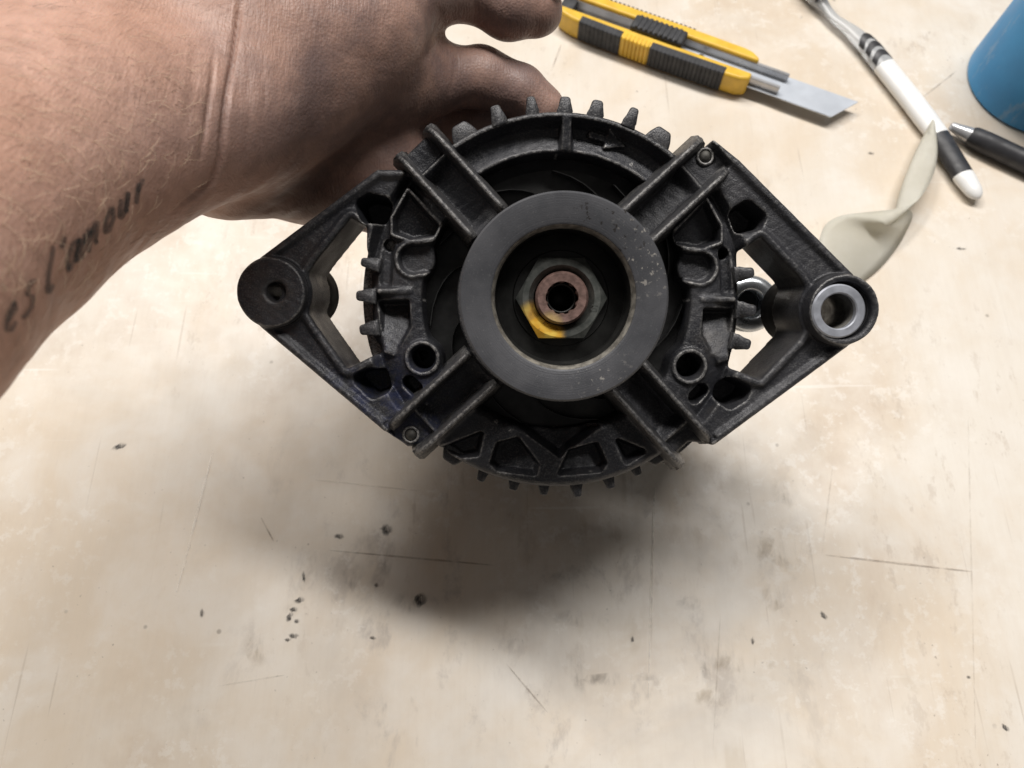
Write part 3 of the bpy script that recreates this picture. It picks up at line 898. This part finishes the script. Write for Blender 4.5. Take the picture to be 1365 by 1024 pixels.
# tattoo lettering laid on the skin
LET = {'e': [[(0, 14), (9, 18), (6, 27), (0, 20), (0, 6), (6, 1), (11, 5)]],
       's': [[(11, 27), (4, 29), (2, 21), (10, 13), (10, 3), (2, 0), (-1, 5)]],
       'l': [[(2, 66), (0, 34), (0, 5), (4, 0), (8, 7)]], "'": [[(3, 64), (2, 57), (0, 50)]],
       'a': [[(12, 26), (4, 27), (0, 14), (3, 2), (10, 8), (13, 26)], [(13, 26), (12, 4), (17, 2)]],
       'm': [[(0, 27), (0, 0)], [(0, 16), (5, 27), (8, 24), (8, 0)], [(8, 16), (13, 27), (16, 24), (16, 3), (20, 2)]],
       'o': [[(6, 27), (0, 18), (1, 4), (7, 1), (11, 12), (8, 25), (6, 27)]],
       'u': [[(0, 26), (0, 6), (4, 1), (9, 8), (10, 26)], [(10, 26), (10, 3), (14, 2)]],
       'r': [[(0, 27), (0, 0)], [(0, 15), (5, 26), (9, 24)]]}
strokes = []
for ch, adv, sc in (('e', -78, 1.15), ('s', -46, 1.15), ('l', 0, 1.0), ("'", 20, 1.0), ('a', 37, 1.05), ('m', 68, 1.0), ('o', 110, 0.95), ('u', 138, 0.9), ('r', 172, 0.8)):
    for st in LET[ch]:
        q = []
        for a_, h_ in st:
            A_ = adv + a_ * 1.55 * sc; H_ = h_ * (sc if ch in "l'" else 1.35 * sc)
            q.append((60 + A_ * 0.70 + H_ * 0.12, 394 - A_ * 0.71 - H_ * 0.96))
        strokes.append(q)
bm = bmesh.new()
def resample(pl, step):
    out = []
    for a, b in zip(pl[:-1], pl[1:]):
        n = max(1, int(math.dist(a, b) / step))
        out += [(a[0] + (b[0]-a[0])*i/n, a[1] + (b[1]-a[1])*i/n) for i in range(n)]
    return out + [pl[-1]]
for st in strokes:
    pl = resample(st, 2.0); prev = None
    for i, p in enumerate(pl):
        a = pl[max(0, i-1)]; b = pl[min(len(pl)-1, i+1)]
        dx, dy = b[0]-a[0], b[1]-a[1]; L = math.hypot(dx, dy) + 1e-6
        w = 2.9 * (0.75 + 0.35 * abs(dy) / L) * (0.6 if i in (0, len(pl)-1) else 1)
        row = []
        for s in (-1, 0, 1):
            loc, nor = skin_hit(p[0] - dy/L*w*s, p[1] + dx/L*w*s)
            row.append(None if loc is None else bm.verts.new(loc + nor * 0.28))
        if prev and None not in row and None not in prev:
            bm.faces.new([prev[0], prev[1], row[1], row[0]]); bm.faces.new([prev[1], prev[2], row[2], row[1]])
        prev = row
o = link("tattoo", bm_mesh("tattoo", bm), M_INK, person); o["label"] = "dark handwritten tattoo lettering along the inner forearm"

# thumb nail
bm = bmesh.new()
rows = []
A = np.array(ray(684, -8, 262)); ax = np.array([0.97, -0.20, 0.10]); ax /= np.linalg.norm(ax)
nn = np.array([0.15, 0.72, -0.55]); nn -= ax * (nn @ ax); nn /= np.linalg.norm(nn); sd = np.cross(ax, nn)
base = np.array(ray(690, 8, 279.5))
for i in range(9):
    t = i/8; row = []
    for j in range(9):
        s = (j-4)/4
        wv = 6.6 * math.sqrt(max(0.05, 1 - (2*t-1)**4 * 0.75))
        ph = s * wv / 10.2
        p = base + ax*(15.5*t) + nn*(math.cos(ph)*11.4 - 1.2*t*t) + sd*(math.sin(ph)*11.1)
        row.append(bm.verts.new(cw(*p) - wr))
    rows.append(row)
for a, b in zip(rows[:-1], rows[1:]):
    for k in range(8): bm.faces.new([a[k], b[k], b[k+1], a[k+1]])
nail = link("thumb_nail", bm_mesh("thumb_nail", bm), M_NAIL, person)
sm = nail.modifiers.new("thick", 'SOLIDIFY'); sm.thickness = 0.0006

# arm hair
def hairs(name, count, mat, box, lmin, lmax, r):
    bm = bmesh.new(); made = 0; tries = 0
    while made < count and tries < count * 6:
        tries += 1
        px, py = random.uniform(box[0], box[1]), random.uniform(box[2], box[3])
        loc, nor = skin_hit(px, py)
        if loc is None: continue
        ang = random.gauss(0.25, 0.35)
        d0 = (c_right * math.cos(ang) + c_up * math.sin(ang)); d0 = (d0 - nor * d0.dot(nor)).normalized()
        L = random.uniform(lmin, lmax); bend = random.uniform(-0.5, 0.5)
        sd = nor.cross(d0)
        pts = [loc + d0*(L*t) + nor*(0.9*L*0.45*math.sin(t*2.2)*0.6) + sd*(bend*L*t*t) for t in (0, .33, .66, 1)]
        add_sweep(bm, pts, [r, r*.9, r*.7, r*.3], 3); made += 1
    o = link(name, bm_mesh(name, bm), mat, person); o["kind"] = "stuff"
    return o
hairs("arm_hair", 240, M_HAIR_L, (-20, 270, 40, 430), 3, 7, 0.045)
hairs("arm_hair", 260, M_HAIR_D, (-20, 330, -10, 500), 2, 6, 0.026)

# ================================================================== UTILITY KNIFE
M_YEL = plain("yellow moulded plastic", (0.80, 0.50, 0.055), 0.38, 0, 0.10, 120, 0.06)
M_RUB = plain("charcoal rubber grip", (0.035, 0.036, 0.040), 0.6, 0, 0.2, 300, 0.2)
M_BLADE = plain("brushed blade steel", (0.55, 0.59, 0.65), 0.38, 0.25, 0.06, 60, 0.05)
M_CHAN = plain("steel blade channel", (0.55, 0.55, 0.56), 0.30, 0.55, 0.12, 60, 0.05)
ka = math.radians(-26.4)
knife = empty("utility_knife", (0.0315, 0.2381, 0.0), (0, 0, ka))
tag(knife, "yellow and black snap blade utility knife with its blade out", "knife")
def curved_bar(x0, x1, ya, yb, z0, z1, n=16, bev=1.5):
    top = []; bot = []
    for i in range(n+1):
        t = i/n; x = x0 + (x1-x0)*t
        top.append((x, yb(t))); bot.append((x, ya(t)))
    bm = bmesh.new(); add_prism(bm, bot + top[::-1], z0, z1, 0)
    return bm
def finish(name, bm, mat, par, bev=None, deg=40):
    o = link(name, bm_mesh(name, bm), mat, par)
    if bev:
        m = o.modifiers.new("bevel", 'BEVEL'); m.width = bev*MM; m.segments = 3; m.limit_method = 'ANGLE'; m.angle_limit = math.radians(50)
    sharp(o, deg); return o
low = lambda t: 2.0 - 1.4*math.sin(t*math.pi*1.0) + (3.5*(1-t/0.12)**2 if t < 0.12 else 0) + (2.5*((t-.94)/.06)**2 if t > .94 else 0)
finish("lower_shell", curved_bar(-6, 119, low, lambda t: 9.6, 0.5, 14.5, 24), M_YEL, knife, 1.6)
upp = lambda t: 26.5 + 0.8*math.sin(t*math.pi) - (3.0*(1-t/0.1)**2 if t < 0.1 else 0) - (4*((t-.92)/.08)**2 if t > .92 else 0)
finish("upper_rail", curved_bar(-6, 119, lambda t: 19.8, upp, 0.5, 14.5, 24), M_YEL, knife, 1.6)
for xa, xb in ((10, 38), (57, 104)):
    bm = bmesh.new()
    t0 = lambda x: (x + 6) / 125
    n = int((xb - xa) / 2.6)
    for i in range(n):
        x = xa + (xb-xa)*i/n; x2 = xa + (xb-xa)*(i+0.86)/n
        yb0 = low(t0(x)) - 0.9
        add_box(bm, x, x2, yb0, yb0 + 5.6, 1.4, 15.0, 0.35, 1)
    x = xa
    add_prism(bm, [(xa, low(t0(xa)) - 0.6), (xb, low(t0(xb)) - 0.6), (xb, low(t0(xb)) + 5.0), (xa, low(t0(xa)) + 5.0)], 1.0, 14.85, 0.3, 1)
    finish("rubber_grip", bm, M_RUB, knife)
bm = bmesh.new()
for i in range(7):
    x = 39 + i*2.5; yb0 = low((x+6)/125) - 0.8
    add_box(bm, x, x + 2.0, yb0, yb0 + 5.4, 1.4, 14.95, 0.35, 1)
finish("grip_band", bm, M_YEL, knife)
bm = bmesh.new()
add_box(bm, -2, 137, 7.6, 9.9, 5, 12.2, 0.3, 1); add_box(bm, -2, 139, 19.2, 21.4, 5, 12.2, 0.3, 1); add_box(bm, -2, 137, 8.5, 20.5, 4.6, 6.0, 0.2, 1)
finish("blade_channel", bm, M_CHAN, knife)
bm = bmesh.new()
add_prism(bm, [(60, 5.6), (171, 5.6), (182, 23.6), (60, 23.6)], 6.6, 7.2)
blade = finish("blade", bm, M_BLADE, knife)
bm = bmesh.new()
add_prism(bm, [(140, 5.2), (170.8, 5.2), (171.8, 6.8), (140, 6.8)], 6.75, 7.05)
finish("cutting_edge", bm, M_ZINC, blade)
bm = bmesh.new()
add_box(bm, 40, 74, 8.6, 20.4, 12.0, 17.5, 1.6, 3)
for i in range(9): add_box(bm, 43 + i*3.2, 44.8 + i*3.2, 9.2, 19.8, 16.5, 18.1, 0.3, 1)
finish("slider", bm, M_RUB, knife)
bm = bmesh.new(); add_lathe(bm, [(1.9, 6.2), (1.9, 8.4), (1.3, 8.8), (0.01, 8.8)], 24, M=Matrix.Translation((86, 14.4, 0)), closed=False)
finish("pin", bm, M_RUB, knife)
bm = bmesh.new()
for i in range(26): add_box(bm, 2 + i*2.9, 3.7 + i*2.9, 25.4, 28.2, 3, 14.0, 0.3, 1)
finish("rail_teeth", bm, M_RUB, knife)
bm = bmesh.new(); add_box(bm, -7.5, 1.5, 9, 24, 2, 12.5, 1.2, 2)
finish("tail_clip", bm, M_RUB, knife)

# ================================================================== TOOTHBRUSH
M_WHITE = plain("white plastic", (0.86, 0.86, 0.85), 0.32, 0, 0.03, 80, 0.03)
M_BLK = plain("black soft plastic", (0.030, 0.030, 0.034), 0.5, 0, 0.2, 200, 0.1)
def clear_mat():
    k = N("clear greyish plastic"); k.set(col=(0.75, 0.77, 0.79), rough=0.22, trans=0.55); k.p.inputs["IOR"].default_value = 1.45
    k.bump(k.noise(200, 3), 0.15, 0.0005); return k.m
M_CLEAR = clear_mat()
brush = empty("toothbrush", (0.2615, 0.1106, 0))
tag(brush, "white and black toothbrush lying on the bench under the paper strip", "toothbrush")
ctl = [(0, 0), (-5, 15), (-13.4, 45), (-25, 75), (-40.5, 112), (-50, 127), (-58.6, 137.2), (-65.7, 152.2), (-76, 172)]
def bpt(s):
    acc = 0
    for a, b in zip(ctl[:-1], ctl[1:]):
        L = math.dist(a, b)
        if acc + L >= s: t = (s-acc)/L; return (a[0]+(b[0]-a[0])*t, a[1]+(b[1]-a[1])*t)
        acc += L
    return ctl[-1]
def bw(s): return float(np.interp(s, [0, 2, 5, 14, 47, 60, 95, 118, 132, 150, 158, 170, 182, 188], [1.2, 3.6, 4.9, 6.0, 6.4, 6.8, 6.8, 6.6, 5.2, 3.2, 3.4, 5.6, 5.6, 3.0]))
def bseg(name, s0, s1, mat, inf=0.0, par=brush, n=14):
    bm = bmesh.new(); pts = []; rad = []
    for i in range(n+1):
        s = s0 + (s1-s0)*i/n; p = bpt(s); pts.append((p[0], p[1], 5.0)); rad.append(bw(s) + inf)
    add_sweep(bm, pts, rad, 20, 0.72)
    return finish(name, bm, mat, par, None, 50)
bseg("end_cap", 0, 17, M_WHITE)
bseg("soft_grip", 17, 46, M_BLK, 0.05)
bseg("handle", 46, 104, M_WHITE)
hz = bseg("neck", 104, 168, M_CLEAR, 0, brush, 20)
for s in (104.5, 112, 119.5):
    bm = bmesh.new()
    c0 = bpt(s); c1 = bpt(s + 3); dx, dy = c1[0]-c0[0], c1[1]-c0[1]; L = math.hypot(dx, dy); dx /= L; dy /= L
    pts = []
    for side in range(-6, 7):
        v = side/6; w = bw(s)*0.93
        pts.append((c0[0] + dx*(4.0*(1-v*v)) - dy*w*v, c0[1] + dy*(4.0*(1-v*v)) + dx*w*v, 5.0 + 0.72*(bw(s))*math.sqrt(max(0, 1-(v*0.93)**2)) - 0.3))
    rows = []
    for (x, y, z) in pts:
        rows.append([bm.verts.new((x, y, z)), bm.verts.new((x + dx*4.6, y + dy*4.6, z)), bm.verts.new((x + dx*4.6, y + dy*4.6, z + 0.5)), bm.verts.new((x, y, z + 0.5))])
    for a, b in zip(rows[:-1], rows[1:]):
        for k in range(4): bm.faces.new([a[k], b[k], b[(k+1) % 4], a[(k+1) % 4]])
    bm.faces.new(rows[0]); bm.faces.new(rows[-1][::-1])
    finish("chevron_inlay", bm, M_BLK, hz)
bseg("head", 168, 188, M_CLEAR)
bm = bmesh.new()
for i in range(7):
    for j in range(-2, 3):
        s = 166 + i*3.2; p = bpt(s); q = bpt(s + 1); dx, dy = q[0]-p[0], q[1]-p[1]; L = math.hypot(dx, dy) + 1e-6
        x, y = p[0] - dy/L*j*2.0, p[1] + dx/L*j*2.0
        add_sweep(bm, [(x, y, 7), (x + random.uniform(-.5, .5), y + random.uniform(-.5, .5), 14), (x + random.uniform(-1.4, 1.4), y + random.uniform(-1.4, 1.4), 18)], [0.8, 0.95, 1.1], 6)
finish("bristles", bm, plain("grubby dark bristles", (0.05, 0.045, 0.045), 0.7), brush)

# ================================================================== PEN
pen = empty("pen", (0.2559, 0.1613, 0.0062), (0, 0, math.atan2(-25.5, 36.8)))
tag(pen, "black pen with silver tip beside the blue can", "pen")
RX = Matrix.Rotation(math.pi/2, 4, 'Y')
def turned(name, prof, mat, par, n=40):
    bm = bmesh.new(); add_lathe(bm, prof, n, M=RX, closed=False); return finish(name, bm, mat, par, None, 30)
turned("barrel", [(4.6, 12), (5.6, 14), (6.1, 22), (6.1, 120), (5.4, 138), (0.01, 139)], M_BLK, pen)
turned("tip_cone", [(1.6, 0), (2.4, 0.8), (4.5, 12.6)], M_CHAN, pen)
bm = bmesh.new(); add_box(bm, 96, 136, -1.6, 1.6, 6.2, 7.6, 0.4, 2); finish("clip", bm, M_BLK, pen)

# ================================================================== BLUE CAN
def blue_mat():
    k = N("scuffed blue plastic")
    b = k.mix(k.ramp(k.noise(30, 4), 0.3, 0.7), (0.040, 0.27, 0.58), (0.065, 0.34, 0.68))
    sc = k.math('MULTIPLY', k.ramp(k.noise(90, 5, 0.7, stretch=(1, 1, 0.3)), 0.56, 0.68), 0.45)
    k.set(col=k.mix(sc, b, (0.35, 0.47, 0.58)), rough=k.ramp(k.noise(60, 4), 0.3, 0.7, 0.38, 0.55)); k.bump(k.noise(150, 4), 0.15, 0.0005)
    return k.m
can = empty("plastic_can", (0.3195, 0.1985, 0))
tag(can, "blue plastic can at the corner of the bench next to the black pen", "can")
bm = bmesh.new()
add_lathe(bm, [(34, 0.3), (39.5, 0.3), (41, 1.5), (41.2, 5), (40.6, 20), (39.0, 55), (37.5, 92), (37.5, 95), (36, 95.5), (35.5, 92), (37, 40), (38.5, 4), (34, 3)], 96)
finish("can_body", bm, blue_mat(), can, None, 40)
bm = bmesh.new(); add_lathe(bm, [(38.2, 3.2), (0.01, 3.2), (0.01, 2.2), (38.2, 2.2)], 64, closed=False)
finish("can_base", bm, M_BLK, can)

# ================================================================== PAPER STRIP
def paper_mat():
    k = N("pale greenish paper")
    b = k.mix(k.ramp(k.noise(60, 5, 0.6), 0.3, 0.7), (0.78, 0.765, 0.69), (0.84, 0.83, 0.77))
    b = k.mix(k.math('MULTIPLY', k.ramp(k.noise(130, 5, 0.7, stretch=(1, .4, 1)), 0.60, 0.72), 0.3), b, (0.30, 0.29, 0.25))
    k.set(col=b, rough=0.55, spec=0.35); k.bump(k.noise(90, 4), 0.2, 0.0006)
    tr = k.n("ShaderNodeBsdfTranslucent"); k.l(b, tr.inputs[0])
    mx = k.n("ShaderNodeMixShader"); mx.inputs[0].default_value = 0.5
    k.l(k.p.outputs[0], mx.inputs[1]); k.l(tr.outputs[0], mx.inputs[2]); k.l(mx.outputs[0], k.out.inputs[0])
    return k.m
ea = [(1078, 372, 8), (1088, 338, 11), (1098, 303, 14), (1120, 288, 16), (1158, 283, 17), (1198, 278, 17), (1224, 266, 15), (1243, 236, 13), (1250, 202, 11.5), (1246, 162, 11)]
eb = [(1128, 402, 1), (1146, 380, 1), (1172, 358, 1), (1194, 332, 1), (1209, 306, 2), (1216, 284, 3), (1197, 270, 6), (1208, 232, 9), (1225, 192, 10), (1243, 159, 10.5)]
def cat(pts, n):
    pts = [Vector(p) for p in pts]; out = []
    for i in range(len(pts)-1):
        p0, p1, p2, p3 = pts[max(0, i-1)], pts[i], pts[i+1], pts[min(len(pts)-1, i+2)]
        for k in range(n):
            t = k/n
            out.append(0.5*((2*p1) + (p2-p0)*t + (2*p0-5*p1+4*p2-p3)*t*t + (3*p1-p0-3*p2+p3)*t**3))
    return out + [pts[-1]]
em = [((a[0]+b[0])/2, (a[1]+b[1])/2, (a[2]+b[2])/2 + 2.0) for a, b in zip(ea, eb)]
em[4] = (1176, 300, 16); em[5] = (1182, 300, 16); em[6] = (1196, 288, 13); em[7] = (1214, 236, 13)
A3 = cat([on_table(*p) for p in ea], 5); B3 = cat([on_table(*p) for p in eb], 5); M3 = cat([on_table(*p) for p in em], 5)
pl0 = on_table(1180, 330)
bm = bmesh.new(); rows = []
for a, b, c in zip(A3, B3, M3):
    row = []; c = c*2 - (a + b)*0.5
    for j in range(9):
        t = j/8; row.append(bm.verts.new(a*(1-t)**2 + c*(2*t*(1-t)) + b*t*t - pl0))
    rows.append(row)
for a, b in zip(rows[:-1], rows[1:]):
    for k in range(8): bm.faces.new([a[k], b[k], b[k+1], a[k+1]])
strip = link("paper_strip", bm_mesh("paper_strip", bm), paper_mat())
strip.location = pl0 * MM
m = strip.modifiers.new("thick", 'SOLIDIFY'); m.thickness = 0.0002
tag(strip, "curled pale paper strip between the alternator and the toothbrush", "paper strip")

# ================================================================== MARKS ON THE BENCH
def blot(cx, cy, rx, ry, rot, mat, name="stain", wob=0.35):
    c = on_table(cx, cy); k = 392.0 / F_PX
    bm = bmesh.new(); vs = []
    for i in range(18):
        a = 2*math.pi*i/18; w = 1 + wob*random.uniform(-1, 1)
        x, y = rx*k*w*math.cos(a), ry*k*w*math.sin(a)
        vs.append(bm.verts.new((x*math.cos(rot) - y*math.sin(rot), x*math.sin(rot) + y*math.cos(rot), 0)))
    bm.faces.new(vs)
    o = link(name, bm_mesh(name, bm), mat, table, smooth=False)
    blot.n += 1
    o.location = (c.x*MM, c.y*MM, 0.00005 + 0.000008 * blot.n)
    return o
blot.n = 0
for cx, cy, rx, ry, r in ((160, 595, 12, 5, .1), (515, 706, 7, 11, .2), (560, 800, 12, 9, .5), (452, 715, 6, 5, 0), (400, 800, 7, 5, .6), (392, 812, 6, 5, .4), (386, 822, 8, 4, .8), (396, 828, 4, 4, 0), (391, 848, 6, 5, 0), (384, 853, 4, 3, 0), (269, 818, 3, 8, -.3), (497, 850, 4, 3, 0), (405, 769, 7, 3, -.9), (1098, 821, 7, 4, -.7), (1291, 903, 3, 3, 0), (1340, 970, 6, 3, -.6), (1003, 855, 2, 7, -.2), (843, 852, 2, 7, 0), (1280, 332, 8, 4, 0), (1161, 205, 5, 4, 0), (502, 780, 3, 4, 0)):
    blot(cx, cy, rx*1.05, ry*0.72, r + random.uniform(-.4, .4), M_SPECK, "grease_speck", 0.42)
for cx, cy, rx, ry, r in ((770, 822, 40, 12, 0), (760, 768, 28, 7, 0), (515, 745, 8, 26, 0), (548, 803, 26, 14, 0), (770, 895, 10, 34, 0.2), (820, 905, 56, 7, 0.1), (470, 770, 12, 20, .5), (925, 805, 22, 10, 0), (940, 880, 8, 36, 0)):
    blot(cx, cy, rx, ry, r, M_SMUDGE, "grey_smudge", 0.25)
for cx, cy, rx, ry, r in ((1040, 735, 44, 24, 0), (1035, 795, 26, 16, .7), (1045, 655, 20, 20, 0), (985, 885, 44, 12, 0), (345, 860, 22, 22, 0), (960, 930, 40, 12, 0)):
    blot(cx, cy, rx, ry, r, M_TAN, "tan_stain", 0.3)
def line(x0, y0, x1, y1, w, mat, name="scratch"):
    a, b = on_table(x0, y0), on_table(x1, y1); d = b - a; L = d.length; d /= L
    nv = Vector((-d.y, d.x, 0)); bm = bmesh.new(); n = 16; rows = []
    for i in range(n+1):
        t = i/n; ww = w * (0.15 + math.sin(math.pi*t)**0.5) * random.uniform(.7, 1.2)
        p = d*L*(t-0.5)
        rows.append((bm.verts.new(p + nv*ww), bm.verts.new(p - nv*ww)))
    for p, q in zip(rows[:-1], rows[1:]): bm.faces.new([p[0], q[0], q[1], p[1]])
    o = link(name, bm_mesh(name, bm), mat, table, smooth=False); blot.n += 1
    m_ = (a + b) * 0.5; o.location = (m_.x*MM, m_.y*MM, 0.00005 + 0.000008*blot.n); return o
def line_mat(name, col, st):
    k = N(name); k.set(col=col, rough=0.5, alpha=k.ramp(k.noise(120, 4, 0.6), 0.3, 0.65, 0.1*st, st)); return k.m
M_LD = line_mat("dark score line", (0.30, 0.235, 0.18), 0.42); M_LP = line_mat("pale score line", (0.88, 0.84, 0.77), 0.45); M_LF = line_mat("faint score line", (0.40, 0.33, 0.26), 0.20)
for a in ((440, 734, 660, 754, .35, M_LD), (1100, 740, 1295, 762, .45, M_LD), (348, 690, 365, 722, .35, M_LD), (675, 885, 730, 950, .3, M_LD), (872, 650, 864, 930, .5, M_LP), (285, 600, 236, 790, .6, M_LP), (1290, 560, 1300, 1000, .35, M_LF), (290, 915, 380, 900, .3, M_LF), (870, 650, 868, 880, .3, M_LF), (1230, 130, 1275, 95, .4, M_LD), (735, 95, 748, 60, .45, M_LD), (1110, 620, 1095, 740, .35, M_LF), (950, 1000, 960, 820, .3, M_LF), (420, 640, 560, 655, .3, M_LF)):
    line(*a)
print("marks", blot.n)
